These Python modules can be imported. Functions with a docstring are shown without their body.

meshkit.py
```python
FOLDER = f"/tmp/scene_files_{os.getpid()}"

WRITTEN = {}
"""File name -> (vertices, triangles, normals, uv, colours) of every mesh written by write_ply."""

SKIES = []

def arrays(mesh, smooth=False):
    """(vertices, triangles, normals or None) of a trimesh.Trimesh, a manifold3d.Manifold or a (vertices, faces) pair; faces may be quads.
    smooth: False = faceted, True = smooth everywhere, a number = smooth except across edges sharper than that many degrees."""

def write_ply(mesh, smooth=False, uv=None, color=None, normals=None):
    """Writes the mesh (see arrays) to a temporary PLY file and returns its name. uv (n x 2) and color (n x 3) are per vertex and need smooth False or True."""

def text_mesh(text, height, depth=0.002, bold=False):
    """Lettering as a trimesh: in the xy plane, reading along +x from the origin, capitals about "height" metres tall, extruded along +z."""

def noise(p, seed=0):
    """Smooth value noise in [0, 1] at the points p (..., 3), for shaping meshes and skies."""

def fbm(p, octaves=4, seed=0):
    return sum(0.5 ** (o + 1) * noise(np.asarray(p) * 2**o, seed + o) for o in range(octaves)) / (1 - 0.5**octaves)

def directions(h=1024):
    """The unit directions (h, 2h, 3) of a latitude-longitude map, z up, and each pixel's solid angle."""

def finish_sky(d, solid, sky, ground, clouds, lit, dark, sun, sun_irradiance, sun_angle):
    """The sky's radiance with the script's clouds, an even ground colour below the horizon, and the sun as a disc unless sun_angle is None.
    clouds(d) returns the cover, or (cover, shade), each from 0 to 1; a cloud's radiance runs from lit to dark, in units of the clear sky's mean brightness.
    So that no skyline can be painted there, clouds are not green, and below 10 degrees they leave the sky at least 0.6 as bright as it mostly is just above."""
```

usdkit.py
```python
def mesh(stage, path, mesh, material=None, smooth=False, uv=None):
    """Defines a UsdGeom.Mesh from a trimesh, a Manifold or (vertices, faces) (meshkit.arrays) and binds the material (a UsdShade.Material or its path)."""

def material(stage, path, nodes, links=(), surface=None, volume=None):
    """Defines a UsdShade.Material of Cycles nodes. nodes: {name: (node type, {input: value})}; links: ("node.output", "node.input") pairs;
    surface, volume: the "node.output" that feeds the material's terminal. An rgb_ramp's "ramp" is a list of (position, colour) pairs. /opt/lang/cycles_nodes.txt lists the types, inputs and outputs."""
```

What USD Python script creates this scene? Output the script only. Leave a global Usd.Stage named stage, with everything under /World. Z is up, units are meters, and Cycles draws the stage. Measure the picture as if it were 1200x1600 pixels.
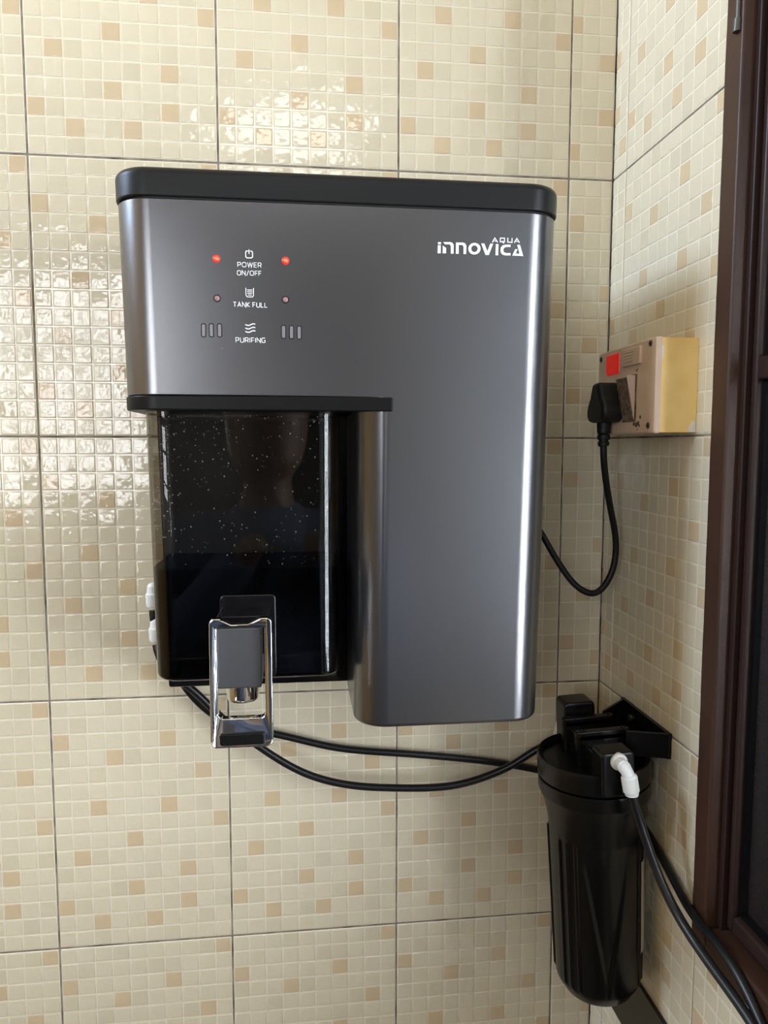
import math, random
import numpy as np, trimesh, shapely, usdkit, meshkit
from shapely.geometry import Polygon, LineString, Point, box as sbox
from shapely.ops import unary_union
from pxr import Usd, UsdGeom, UsdLux, UsdShade, Gf, Sdf, Vt

stage = Usd.Stage.CreateInMemory()
UsdGeom.SetStageUpAxis(stage, "Z"); UsdGeom.SetStageMetersPerUnit(stage, 1.0)
WORLD = UsdGeom.Xform.Define(stage, "/World")
RNG = random.Random(7)

# ------------------------------------------------------------------ camera
cam = UsdGeom.Camera.Define(stage, "/World/camera")
YAW, PITCH, ROLL = 0.1159, -0.0889, 0.0012
fw = np.array([math.sin(YAW) * math.cos(PITCH), math.cos(YAW) * math.cos(PITCH), math.sin(PITCH)])
r0 = np.cross(fw, [0, 0, 1.0]); r0 /= np.linalg.norm(r0); u0 = np.cross(r0, fw)
rt = r0 * math.cos(ROLL) + u0 * math.sin(ROLL); up = -r0 * math.sin(ROLL) + u0 * math.cos(ROLL)
EYE = (0.2854, -0.8462, 0.2889)
M = Gf.Matrix4d(*rt, 0, *up, 0, *(-fw), 0, *EYE, 1)
cam.AddTransformOp().Set(M)
cam.CreateHorizontalApertureAttr(36.0); cam.CreateVerticalApertureAttr(48.0)
cam.CreateFocalLengthAttr(1137.18 / 1200 * 36.0)
cam.CreateClippingRangeAttr(Gf.Vec2f(0.02, 200.0))
cam.CreateExposureAttr(0.0)

# ------------------------------------------------------------------ light: overcast sky and the daylight that comes through the room's windows
sky = UsdLux.DomeLight.Define(stage, "/World/sky")
sky.CreateColorAttr(Gf.Vec3f(0.80, 0.90, 1.0)); sky.CreateIntensityAttr(0.6)


def window_light(name, centre, normal, width, height, radiance, color):
    l = UsdLux.RectLight.Define(stage, "/World/" + name)
    n = np.array(normal, float); n /= np.linalg.norm(n)
    z = -n; x = np.cross([0, 0, 1.0], z); x /= np.linalg.norm(x); y = np.cross(z, x)
    l.AddTransformOp().Set(Gf.Matrix4d(*x, 0, *y, 0, *z, 0, *centre, 1))
    l.CreateWidthAttr(width); l.CreateHeightAttr(height)
    l.CreateIntensityAttr(radiance); l.CreateColorAttr(Gf.Vec3f(*color))


window_light("daylight_rear_window", (-0.72, -2.42, 0.55), (0, 1, 0), 0.78, 1.02, 13.2, (0.975, 0.99, 1.02))
window_light("daylight_left_window", (-1.62, -0.36, 1.42), (1, 0, 0), 0.66, 0.68, 28.5, (0.75, 0.98, 1.34))
window_light("daylight_ventilator", (0.25, -2.42, 1.60), (0, 1, 0), 0.55, 0.22, 8.5, (1.0, 0.96, 0.9))
window_light("daylight_screen_window", (1.02, -0.88, 0.27), (-1, 0, 0), 0.50, 0.95, 42.0, (0.88, 0.94, 1.0))

# ------------------------------------------------------------------ materials
LOOKS = "/World/Looks/"
UsdGeom.Scope.Define(stage, "/World/Looks")


def mat(name, color, rough=0.5, metal=0.0, bump=None, var=None, **kw):
    """principled material; bump = (scale, strength); var = (scale, second colour) blends in a noise."""
    nodes = {"p": ("principled_bsdf", {"base_color": color, "roughness": rough, "metallic": metal, **kw})}
    links = []
    if bump or var:
        nodes["tc"] = ("texture_coordinate", {})
    if bump:
        nodes["bn"] = ("noise_texture", {"scale": bump[0], "detail": 3.0})
        nodes["b"] = ("bump", {"strength": bump[1], "distance": 0.001})
        links += [("tc.object", "bn.vector"), ("bn.fac", "b.height"), ("b.normal", "p.normal")]
    if var:
        nodes["vn"] = ("noise_texture", {"scale": var[0], "detail": 4.0})
        nodes["vr"] = ("rgb_ramp", {"ramp": [(0.4, color), (0.68, var[1])]})
        links += [("tc.object", "vn.vector"), ("vn.fac", "vr.fac"), ("vr.color", "p.base_color")]
    return usdkit.material(stage, LOOKS + name, nodes, links, surface="p.BSDF")


def glaze(name, cream, light=None, rough=0.07):
    """glazed ceramic: small tone differences from square to square, faint waviness, a few dirt specks."""
    nodes = {
        "geo": ("geometry", {}), "tc": ("texture_coordinate", {}),
        "hs": ("rgb_ramp", {"ramp": [(0.0, [c * k for c, k in zip(cream, (0.985, 0.97, 0.95))]), (0.35, cream), (0.7, [c * k for c, k in zip(cream, (1.0, 0.975, 0.97))]), (1.0, [c * k for c, k in zip(cream, (0.97, 0.985, 0.98))])]}),
        "bn": ("noise_texture", {"scale": 95.0, "detail": 1.5}), "b": ("bump", {"strength": 0.36, "distance": 0.001}),
        "sn": ("voronoi_texture", {"scale": 26.0}), "sr": ("rgb_ramp", {"ramp": [(0.0, (0.30, 0.25, 0.2)), (0.028, (0.30, 0.25, 0.2)), (0.04, (1, 1, 1)), (1.0, (1, 1, 1))]}),
        "wn": ("white_noise_texture", {"dimensions": "3D"}), "wm": ("math", {"math_type": "greater_than", "value2": 0.965}),
        "sm": ("mix_color", {"blend_type": "mix", "a": (1, 1, 1)}), "mul": ("mix_color", {"blend_type": "multiply", "fac": 1.0}),
        "p": ("principled_bsdf", {"roughness": rough, "ior": 1.5}),
    }
    links = [("geo.random_per_island", "hs.fac"), ("tc.object", "bn.vector"), ("bn.fac", "b.height"), ("b.normal", "p.normal"),
             ("tc.object", "sn.vector"), ("sn.distance", "sr.fac"), ("sn.position", "wn.vector"), ("wn.value", "wm.value1"),
             ("wm.value", "sm.fac"), ("sr.color", "sm.b"), ("sm.result", "mul.b"), ("mul.result", "p.base_color")]
    if light is not None:
        nodes["at"] = ("attribute", {"attribute": "tone"}); nodes["tm"] = ("mix_color", {"blend_type": "mix", "b": light})
        links += [("at.fac", "tm.fac"), ("hs.color", "tm.a"), ("tm.result", "mul.a")]
    else:
        links += [("hs.color", "mul.a")]
    return usdkit.material(stage, LOOKS + name, nodes, links, surface="p.BSDF")


SQUARE = glaze("glazed_cream_square", (0.705, 0.648, 0.500), (0.645, 0.580, 0.430))
TAN = glaze("glazed_tan_square", (0.635, 0.515, 0.345))
TILE = mat("glazed_tile_body", (0.80, 0.745, 0.60), 0.10)
GROUT = mat("grey_brown_grout", (0.34, 0.305, 0.25), 0.9, var=(30, (0.11, 0.085, 0.065)), bump=(300, 0.4))
ROOMP = mat("warm_room_paint", (0.62, 0.42, 0.19), 0.7)
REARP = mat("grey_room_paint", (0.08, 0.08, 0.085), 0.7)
PLASTER = mat("cream_plaster", (0.66, 0.62, 0.52), 0.7)
CEIL = mat("white_ceiling_paint", (0.78, 0.60, 0.33), 0.8)
FLOOR = mat("brown_floor_stone", (0.11, 0.07, 0.038), 0.5)
SHIRT = mat("blue_grey_shirt_cloth", (0.075, 0.095, 0.15), 0.85)
SKIN = mat("brown_skin", (0.15, 0.085, 0.055), 0.5)
HAIR = mat("black_hair", (0.012, 0.010, 0.009), 0.5)
TROUSER = mat("dark_trouser_cloth", (0.03, 0.03, 0.035), 0.85)
PHONE = mat("black_phone", (0.01, 0.01, 0.01), 0.2)
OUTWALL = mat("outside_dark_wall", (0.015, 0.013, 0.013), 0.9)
METAL = mat("gunmetal_metallic_paint", (0.172, 0.172, 0.180), 0.26, 0.94, bump=(2600, 0.04))
LIDM = mat("satin_black_plastic", (0.011, 0.0115, 0.012), 0.36, specular_ior_level=0.22)
BEZ = mat("matt_black_plastic", (0.006, 0.006, 0.006), 0.36, specular_ior_level=0.14)
HOUS = mat("black_housing_plastic", (0.005, 0.005, 0.006), 0.14, specular_ior_level=0.35)
BACKP = mat("charcoal_back_panel", (0.085, 0.087, 0.094), 0.6, specular_ior_level=0.2)
SEAM = mat("black_seam", (0.004, 0.004, 0.004), 0.8)
CHROME = mat("chrome", (0.66, 0.67, 0.68), 0.04, 1.0)
BLOCK = mat("grey_metallic_tap", (0.16, 0.16, 0.165), 0.36, 0.85)
WHITEP = mat("white_fitting_plastic", (0.72, 0.73, 0.72), 0.35)
PRINT = mat("white_print", (0.74, 0.77, 0.80), 0.5)
LEDON = mat("red_led_lit", (0.6, 0.02, 0.01), 0.3, emission_color=(1.0, 0.018, 0.008), emission_strength=1.3)
LEDCORE = mat("red_led_core", (0.6, 0.1, 0.05), 0.3, emission_color=(1.0, 0.11, 0.045), emission_strength=1.5)
LEDOFF = mat("dusty_pink_led", (0.30, 0.17, 0.17), 0.35)
SLOT = mat("grey_indicator_lens", (0.20, 0.185, 0.205), 0.3)
RUBBER = mat("black_hose_plastic", (0.008, 0.008, 0.009), 0.36, specular_ior_level=0.4)
CORD = mat("black_cord_rubber", (0.006, 0.006, 0.006), 0.5, specular_ior_level=0.35)
BOWL = mat("black_filter_plastic", (0.005, 0.005, 0.005), 0.26, bump=(60, 0.12), specular_ior_level=0.33)
PLATE = mat("aged_beige_faceplate", (0.72, 0.535, 0.385), 0.45, var=(22, (0.62, 0.45, 0.315)))
PLATE_EDGE = mat("pinkish_beige_edge", (0.58, 0.44, 0.35), 0.45)
YELLOW = mat("yellowed_box_plastic", (0.90, 0.655, 0.255), 0.5, var=(18, (0.80, 0.53, 0.175)))
GRIME = mat("brown_grime", (0.07, 0.05, 0.035), 0.7, var=(160, (0.20, 0.15, 0.10)))
WORN = mat("grimy_rocker_face", (0.10, 0.065, 0.042), 0.55, var=(240, (0.30, 0.21, 0.15)))
REDLENS = mat("red_neon_lens", (0.45, 0.01, 0.01), 0.25, emission_color=(1.0, 0.012, 0.008), emission_strength=0.27)
SCREW = mat("dark_screw_steel", (0.10, 0.095, 0.085), 0.45, 0.7)
WOOD = mat("dark_brown_window_paint", (0.055, 0.025, 0.0155), 0.42, bump=(90, 0.25), var=(9, (0.042, 0.020, 0.012)), specular_ior_level=0.35)
SASH = mat("brown_powder_coat", (0.030, 0.016, 0.014), 0.38, specular_ior_level=0.25)
STONE = mat("black_polished_stone", (0.010, 0.009, 0.008), 0.35)
STICK = mat("white_sticker_paper", (0.62, 0.60, 0.52), 0.6)
PATCH = mat("white_putty", (0.72, 0.70, 0.66), 0.8)

# smoked clear tank plastic: tinted see-through pane with a mirror-like skin
TANK = usdkit.material(stage, LOOKS + "smoked_clear_plastic", {
    "t": ("transparent_bsdf", {"color": (0.56, 0.54, 0.505)}), "g": ("glossy_bsdf", {"color": (1, 1, 1), "roughness": 0.02}),
    "f": ("fresnel", {}), "geo": ("geometry", {}), "i": ("mix_float", {"a": 1.42, "b": 1 / 1.42}), "m": ("mix_closure", {})},
    [("geo.backfacing", "i.fac"), ("i.result", "f.IOR"), ("f.fac", "m.fac"), ("t.BSDF", "m.closure1"), ("g.BSDF", "m.closure2")], surface="m.closure")
WATER = usdkit.material(stage, LOOKS + "still_water", {"g": ("glass_bsdf", {"color": (0.42, 0.46, 0.54), "roughness": 0.0, "IOR": 1.33})}, surface="g.BSDF")
DROP = mat("water_bead", (0.55, 0.56, 0.58), 0.08, 0.0, transmission_weight=0.35, ior=1.33)
# insect screen: a fine dark weave that lets part of the light through
SCREEN = usdkit.material(stage, LOOKS + "insect_screen_weave", {
    "tc": ("texture_coordinate", {}), "sx": ("separate_xyz", {}),
    "my": ("math", {"math_type": "multiply", "value2": 620.0}), "mz": ("math", {"math_type": "multiply", "value2": 620.0}),
    "fy": ("math", {"math_type": "fraction"}), "fz": ("math", {"math_type": "fraction"}),
    "gy": ("math", {"math_type": "less_than", "value2": 0.22}), "gz": ("math", {"math_type": "less_than", "value2": 0.22}),
    "mx": ("math", {"math_type": "maximum"}), "t": ("transparent_bsdf", {"color": (1, 1, 1)}),
    "d": ("principled_bsdf", {"base_color": (0.022, 0.018, 0.019), "roughness": 0.5}), "m": ("mix_closure", {})},
    [("tc.object", "sx.vector"), ("sx.y", "my.value1"), ("sx.z", "mz.value1"), ("my.value", "fy.value1"), ("mz.value", "fz.value1"),
     ("fy.value", "gy.value1"), ("fz.value", "gz.value1"), ("gy.value", "mx.value1"), ("gz.value", "mx.value2"),
     ("mx.value", "m.fac"), ("t.BSDF", "m.closure1"), ("d.BSDF", "m.closure2")], surface="m.closure")

# ------------------------------------------------------------------ scene helpers
USED = {}


def numbered(parent, name):
    k = (parent, name); n = USED.get(k, 0); USED[k] = n + 1
    return f"{parent}/{name}" + (f"_{n:03d}" if n else "")


def ppath(parent):
    return "/World" if parent is None else str(parent.GetPath())


def obj(name, mesh, m, parent=None, smooth=35):
    o = usdkit.mesh(stage, numbered(ppath(parent), name), mesh, m, smooth=smooth)
    o.CreateDoubleSidedAttr(True)
    return o.GetPrim()


def tag(o, label=None, cat=None, group=None, kind=None):
    for k, v in (("label", label), ("category", cat), ("group", group), ("kind", kind)):
        if v: o.SetCustomDataByKey(k, v)
    return o


def thing(name, label, cat, kind=None, group=None):
    return tag(UsdGeom.Xform.Define(stage, numbered("/World", name)).GetPrim(), label, cat, group, kind)


def tri(v, f):
    return trimesh.Trimesh(np.asarray(v, float), np.asarray(f, int), process=False)


def cat(*ms):
    return trimesh.util.concatenate([m for m in ms])


def bx(x0, x1, y0, y1, z0, z1):
    return trimesh.creation.box(bounds=[[min(x0, x1), min(y0, y1), min(z0, z1)], [max(x0, x1), max(y0, y1), max(z0, z1)]])


def ring_offset(p, d):
    """moves a closed counter-clockwise loop inwards by d, vertex by vertex"""
    a, b, c = np.roll(p, 1, 0), p, np.roll(p, -1, 0)
    e1, e2 = b - a, c - b
    n1 = np.stack([-e1[:, 1], e1[:, 0]], 1); n2 = np.stack([-e2[:, 1], e2[:, 0]], 1)
    n1 /= np.linalg.norm(n1, axis=1, keepdims=True) + 1e-12; n2 /= np.linalg.norm(n2, axis=1, keepdims=True) + 1e-12
    n = n1 + n2; n /= np.linalg.norm(n, axis=1, keepdims=True) + 1e-12
    return p + n * (d / np.clip((n * n1).sum(1), 0.35, 1))[:, None]


def solid(poly, z0, z1, b=0.001, b0=None, steps=3):
    """a polygon (with holes) as a plate from z0 to z1 whose rims are rounded by b (top) and b0 (bottom)"""
    b0 = b if b0 is None else b0
    poly = shapely.geometry.polygon.orient(poly, 1.0)
    loops = [np.array(poly.exterior.coords)[:-1]] + [np.array(i.coords)[:-1] for i in poly.interiors]
    e0, e1 = min(0.0002, 0.2 * b0), min(0.0002, 0.2 * b)
    prof = [(b0 + e0, z0)] if e0 else []
    for k in range(steps + 1):
        t = k / steps * math.pi / 2; prof.append((b0 * (1 - math.sin(t)), z0 + b0 * (1 - math.cos(t))))
    for k in range(steps + 1):
        t = k / steps * math.pi / 2; prof.append((b * (1 - math.cos(t)), z1 - b * (1 - math.sin(t))))
    if e1: prof.append((b + e1, z1))
    parts, tops, bots = [], [], []
    for L in loops:
        n, rows = len(L), []
        for d, z in prof:
            q = ring_offset(L, d) if d > 1e-9 else L
            rows.append(np.column_stack([q, np.full(n, z)]))
        v = np.vstack(rows); f = []
        for k in range(len(prof) - 1):
            for i in range(n):
                j = (i + 1) % n; a, bb, c, dd = k * n + i, k * n + j, (k + 1) * n + j, (k + 1) * n + i
                f += [[a, bb, c], [a, c, dd]]
        parts.append(tri(v, f)); bots.append(rows[0]); tops.append(rows[-1])
    for rows, flip in ((tops, False), (bots, True)):
        pl = Polygon(rows[0][:, :2], [r[:, :2] for r in rows[1:]])
        v2, f2 = trimesh.creation.triangulate_polygon(pl, engine="earcut")
        v2 = np.column_stack([np.asarray(v2)[:, :2], np.full(len(v2), rows[0][0, 2])]); f2 = np.asarray(f2)
        c = np.cross(v2[f2[:, 1]] - v2[f2[:, 0]], v2[f2[:, 2]] - v2[f2[:, 0]])[:, 2]
        f2 = np.where(((c < 0) != flip)[:, None], f2[:, ::-1], f2)
        parts.append(tri(v2, f2))
    m = cat(*parts); m.merge_vertices(digits_vertex=7)
    m.update_faces(m.nondegenerate_faces()); m.remove_unreferenced_vertices()
    return m


def axes(m, X, Y, Z, o=(0, 0, 0)):
    """places a mesh: its x, y, z axes become X, Y, Z"""
    m = m.copy(); R = np.array([X, Y, Z], float).T
    m.vertices = m.vertices @ R.T + np.array(o, float)
    if np.linalg.det(R) < 0: m.invert()
    return m


def front(m, y=0.0):
    """a plate drawn in the xz plane, its thickness towards the viewer (-y)"""
    return axes(m, (1, 0, 0), (0, 0, 1), (0, -1, 0), (0, y, 0))


def rrect(x0, x1, y0, y1, r, n=8):
    if np.isscalar(r): r = (r,) * 4          # corners: x0y0, x1y0, x1y1, x0y1
    pts = []
    for (cx, cy, a0), rr in zip(((x0, y0, 180), (x1, y0, 270), (x1, y1, 0), (x0, y1, 90)), r):
        if rr <= 0: pts.append((cx, cy)); continue
        ox, oy = cx + (rr if cx == x0 else -rr), cy + (rr if cy == y0 else -rr)
        for k in range(n + 1):
            a = math.radians(a0 + 90 * k / n); pts.append((ox + rr * math.cos(a), oy + rr * math.sin(a)))
    return Polygon(pts)


def lathe(profile, seg=48, ripple=None):
    """revolves (radius, z) pairs about z; ripple(angle, z) scales the radius"""
    v, f, n = [], [], len(profile)
    for r, z in profile:
        for k in range(seg):
            a = 2 * math.pi * k / seg; q = r * (ripple(a, z) if ripple else 1)
            v.append((q * math.cos(a), q * math.sin(a), z))
    for i in range(n - 1):
        for k in range(seg):
            j = (k + 1) % seg; a, b, c, d = i * seg + k, i * seg + j, (i + 1) * seg + j, (i + 1) * seg + k
            f += [[a, b, c], [a, c, d]]
    c0, c1 = len(v), len(v) + 1
    v += [(0, 0, profile[0][1]), (0, 0, profile[-1][1])]
    for k in range(seg):
        j = (k + 1) % seg; f += [[c0, j, k], [c1, (n - 1) * seg + k, (n - 1) * seg + j]]
    m = tri(v, f)
    if m.volume < 0: m.invert()
    return m


def smooth_path(pts, n=120):
    from scipy.interpolate import PchipInterpolator, CubicSpline
    p = np.array(pts, float); s = np.r_[0, np.cumsum(np.sqrt(np.linalg.norm(np.diff(p, axis=0), axis=1)))]
    return CubicSpline(s, p, bc_type="natural")(np.linspace(0, s[-1], n))


def tube(pts, r, sides=14, n=120, raw=False):
    p = np.asarray(pts, float) if raw else smooth_path(pts, n)
    t = np.gradient(p, axis=0); t /= np.linalg.norm(t, axis=1, keepdims=True)
    a = np.cross(t[0], [0.3, 0.5, 0.8]); a /= np.linalg.norm(a); rows = []
    rr = np.broadcast_to(r, (len(p),))
    for i in range(len(p)):
        a = a - t[i] * (a @ t[i]); a /= np.linalg.norm(a); b = np.cross(t[i], a)
        ang = np.arange(sides) * 2 * math.pi / sides
        rows.append(p[i] + rr[i] * (np.cos(ang)[:, None] * a + np.sin(ang)[:, None] * b))
    v, f = np.vstack(rows), []
    for i in range(len(p) - 1):
        for k in range(sides):
            j = (k + 1) % sides; q = [i * sides + k, i * sides + j, (i + 1) * sides + j, (i + 1) * sides + k]
            f += [[q[0], q[1], q[2]], [q[0], q[2], q[3]]]
    c0, c1, L = len(v), len(v) + 1, (len(p) - 1) * sides
    v = np.vstack([v, p[:1], p[-1:]])
    for k in range(sides):
        j = (k + 1) % sides; f += [[c0, j, k], [c1, L + k, L + j]]
    return tri(v, f)


def cyl(p0, p1, r, sides=24):
    return tube([p0, (np.array(p0) + p1) / 2, p1], r, sides, raw=True)


def union(*ms):
    return trimesh.boolean.union(list(ms), engine="manifold")


def minus(a, *bs):
    return trimesh.boolean.difference([a, *bs], engine="manifold")


# ================================================================== THE ROOM
XC = 0.6534                      # the corner between the back wall and the right wall
T = {(0, 9), (2, 0), (2, 6), (3, 3), (4, 8), (6, 2), (6, 6), (7, 9), (8, 4), (9, 1), (10, 7), (11, 4), (12, 0), (12, 7), (13, 2), (13, 5)}
LT = {(0, 3), (0, 8), (1, 1), (1, 5), (1, 6), (3, 0), (3, 4), (4, 2), (4, 7), (5, 6), (6, 8), (9, 2), (9, 7), (9, 9), (10, 0), (10, 5), (11, 3), (12, 1), (12, 6), (12, 9), (13, 4), (13, 8), (14, 2), (14, 6)}
JOINT, CELL = 0.0010, 0.0198     # half a grout joint; one square


def pillow(u0, u1, v0, v1, tilt):
    """one raised square of a tile: rim, shoulder, nearly flat face with its own slight tilt"""
    v, f = [], []
    for ins, w in ((0.0, -0.0005), (0.0004, -0.00012), (0.0014, 0.0)):
        a, b, c, d = u0 + ins, u1 - ins, v0 + ins, v1 - ins
        for (x, y) in ((a, c), (b, c), (b, d), (a, d)):
            v.append((x, y, w + (tilt[0] * (x - (u0 + u1) / 2) + tilt[1] * (y - (v0 + v1) / 2)) * (w > -0.0005)))
    for k in (0, 4):
        for i in range(4):
            j = (i + 1) % 4; f += [[k + i, k + j, k + 4 + j], [k + i, k + 4 + j, k + 4 + i]]
    f += [[8, 9, 10], [8, 10, 11]]
    return np.array(v), np.array(f)


def lay_tile(wall, place, u0, v0, c0, c1, seen):
    """one wall tile with its lower corner at (u0, v0): columns c0..c1 (of ten, cut tiles show part) and fifteen rows of squares.
    place maps (u, v, w) meshes onto the wall; squares that stand out as tan are pieces of their own."""
    W, H = (c1 - c0) * 0.02, 0.30
    rnd = random.Random(int(u0 * 7000 + v0 * 300 + 9999))
    tt = (rnd.uniform(-1, 1) * 0.0035, rnd.uniform(-1, 1) * 0.003)        # how true the tile was set
    t = obj("tile", place(solid(rrect(u0 + JOINT, u0 + W - JOINT, v0 + JOINT, v0 + H - JOINT, 0.0008, 2), -0.007, -0.0005, 0.0007, 0, 2)), TILE, wall)
    vs, fs, tone, n = [], [], [], 0
    tv, tf, tn = [], [], 0
    for row in range(15):
        for col in range(10):
            a, b = max(col, c0), min(col + 1, c1)
            if b - a < 0.12: continue
            m0 = 0.0020 if col == c0 else 0.0007; m1 = 0.0020 if col + 1 >= c1 else 0.0007
            n0 = 0.0020 if row == 14 else 0.0008; n1 = 0.0020 if row == 0 else 0.0008
            ua, ub = u0 + (a - c0) * 0.02 + m0, u0 + (b - c0) * 0.02 - m1
            va, vb = v0 + H - (row + 1) * 0.02 + n0, v0 + H - row * 0.02 - n1
            if ub - ua < 0.006: continue
            pv, pf = pillow(ua, ub, va, vb, (tt[0] + rnd.gauss(0, 0.010), tt[1] + rnd.gauss(0, 0.009)))
            if (row, col) in T:
                if seen and -0.44 < va < 0.74:      # those past the picture's edge stay joined
                    obj("tan_square", place(tri(pv, pf)), TAN, t, smooth=True)
                else:
                    tv.append(pv); tf.append(pf + tn); tn += len(pv)
            else:
                vs.append(pv); fs.append(pf + n); n += len(pv)
                tone += [(rnd.uniform(0.6, 1.0) if (row, col) in LT else max(0, rnd.gauss(0, 0.10)))] * len(pv)
    if tv:
        tag(obj("tan_squares", place(tri(np.vstack(tv), np.vstack(tf))), TAN, t, smooth=True), kind="stuff")
    q = obj("raised_squares", place(tri(np.vstack(vs), np.vstack(fs))), SQUARE, t, smooth=True)
    UsdGeom.PrimvarsAPI(q).CreatePrimvar("tone", Sdf.ValueTypeNames.FloatArray, "vertex").Set(Vt.FloatArray([float(x) for x in tone]))
    tag(q, kind="stuff")


back = thing("wall_back", "cream mosaic-tiled wall behind the grey water purifier", "wall", "structure")
obj("grout_bed", bx(-0.62, XC, -0.0016 + 0.0016, 0.05, -0.62, 0.92).apply_translation((0, 0.0010, 0)), GROUT, back)
obj("plaster", cat(bx(-1.55, -0.62, 0.0, 0.05, -1.3, 1.8), bx(-0.62, XC, 0.0, 0.05, 0.92, 1.8), bx(-0.62, XC, 0.0, 0.05, -1.3, -0.62)), PLASTER, back)
on_back = lambda m: axes(m, (1, 0, 0), (0, 0, 1), (0, -1, 0))
for k in range(-2, 3):
    v = k * 0.30
    for i in range(-3, 3):
        seen = -1 <= i and -2 <= k <= 2 and not (i == 1 and k in (0, 1))
        lay_tile(back, on_back, i * 0.20, v, 0, 10, seen)
    if k == 2: lay_tile(back, on_back, 0.60, v, 2.35, 2.35 + (XC - 0.60) / 0.02, True)
    else: lay_tile(back, on_back, 0.60, v, 0, (XC - 0.60) / 0.02, True)

right = thing("wall_right", "narrow cream mosaic-tiled wall between the corner and the brown window", "wall", "structure")
on_right = lambda m: axes(m, (0, -1, 0), (0, 0, 1), (-1, 0, 0), (XC, 0, 0))
SILL_Z, JAMB_Y, WIN_TOP, WIN_END = -0.172, -0.2335, 1.0, -1.35
obj("grout_bed", cat(bx(XC + 0.0016, XC + 0.06, 0.05, JAMB_Y, -0.62, 0.92), bx(XC + 0.0016, XC + 0.06, JAMB_Y, -0.70, -0.62, SILL_Z)), GROUT, right)
obj("plaster", cat(bx(XC, XC + 0.06, 0.05, -2.35, -1.3, -0.62), bx(XC, XC + 0.06, 0.05, JAMB_Y, 0.92, 1.8), bx(XC, XC + 0.06, JAMB_Y, -2.35, WIN_TOP, 1.8),
                   bx(XC, XC + 0.06, WIN_END, -2.35, -0.62, WIN_TOP), bx(XC, XC + 0.06, -0.70, WIN_END, -0.62, SILL_Z)), PLASTER, right)
Y1 = 0.0335
for k in range(-2, 3):
    v = k * 0.30
    lay_tile(right, on_right, 0.0, v, 4.3, 4.3 + Y1 / 0.02, True)
    lay_tile(right, on_right, Y1, v, 0, 10, True)
# below the window the tiling goes on; the row under the sill is cut to height
def cut_tile(u0, v0, v1, cols):
    t = obj("tile", on_right(solid(rrect(u0 + JOINT, u0 + cols * 0.02 - JOINT, v0 + JOINT, v1 - JOINT, 0.0008, 2), -0.007, -0.0005, 0.0007, 0, 2)), TILE, right)
    vs, fs, n = [], [], 0
    rnd = random.Random(int(u0 * 1000))
    for row in range(int((v1 - v0) / 0.02)):
        for col in range(cols):
            pv, pf = pillow(u0 + col * 0.02 + 0.0012, u0 + col * 0.02 + 0.0188, v0 + row * 0.02 + 0.0014, v0 + row * 0.02 + 0.0188, (rnd.gauss(0, 0.006), rnd.gauss(0, 0.006)))
            if (14 - row, col) in T: obj("tan_square", on_right(tri(pv, pf)), TAN, t, smooth=True)
            else: vs.append(pv); fs.append(pf + n); n += len(pv)
    q = obj("raised_squares", on_right(tri(np.vstack(vs), np.vstack(fs))), SQUARE, t, smooth=True)
    UsdGeom.PrimvarsAPI(q).CreatePrimvar("tone", Sdf.ValueTypeNames.FloatArray, "vertex").Set(Vt.FloatArray([0.1] * n)); tag(q, kind="stuff")
for i in range(2): cut_tile(Y1 + 0.20 * (i + 1), -0.30, SILL_Z, 10)
for i in range(2): lay_tile(right, on_right, Y1 + 0.20 * (i + 1), -0.60, 0, 10, False)

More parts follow.
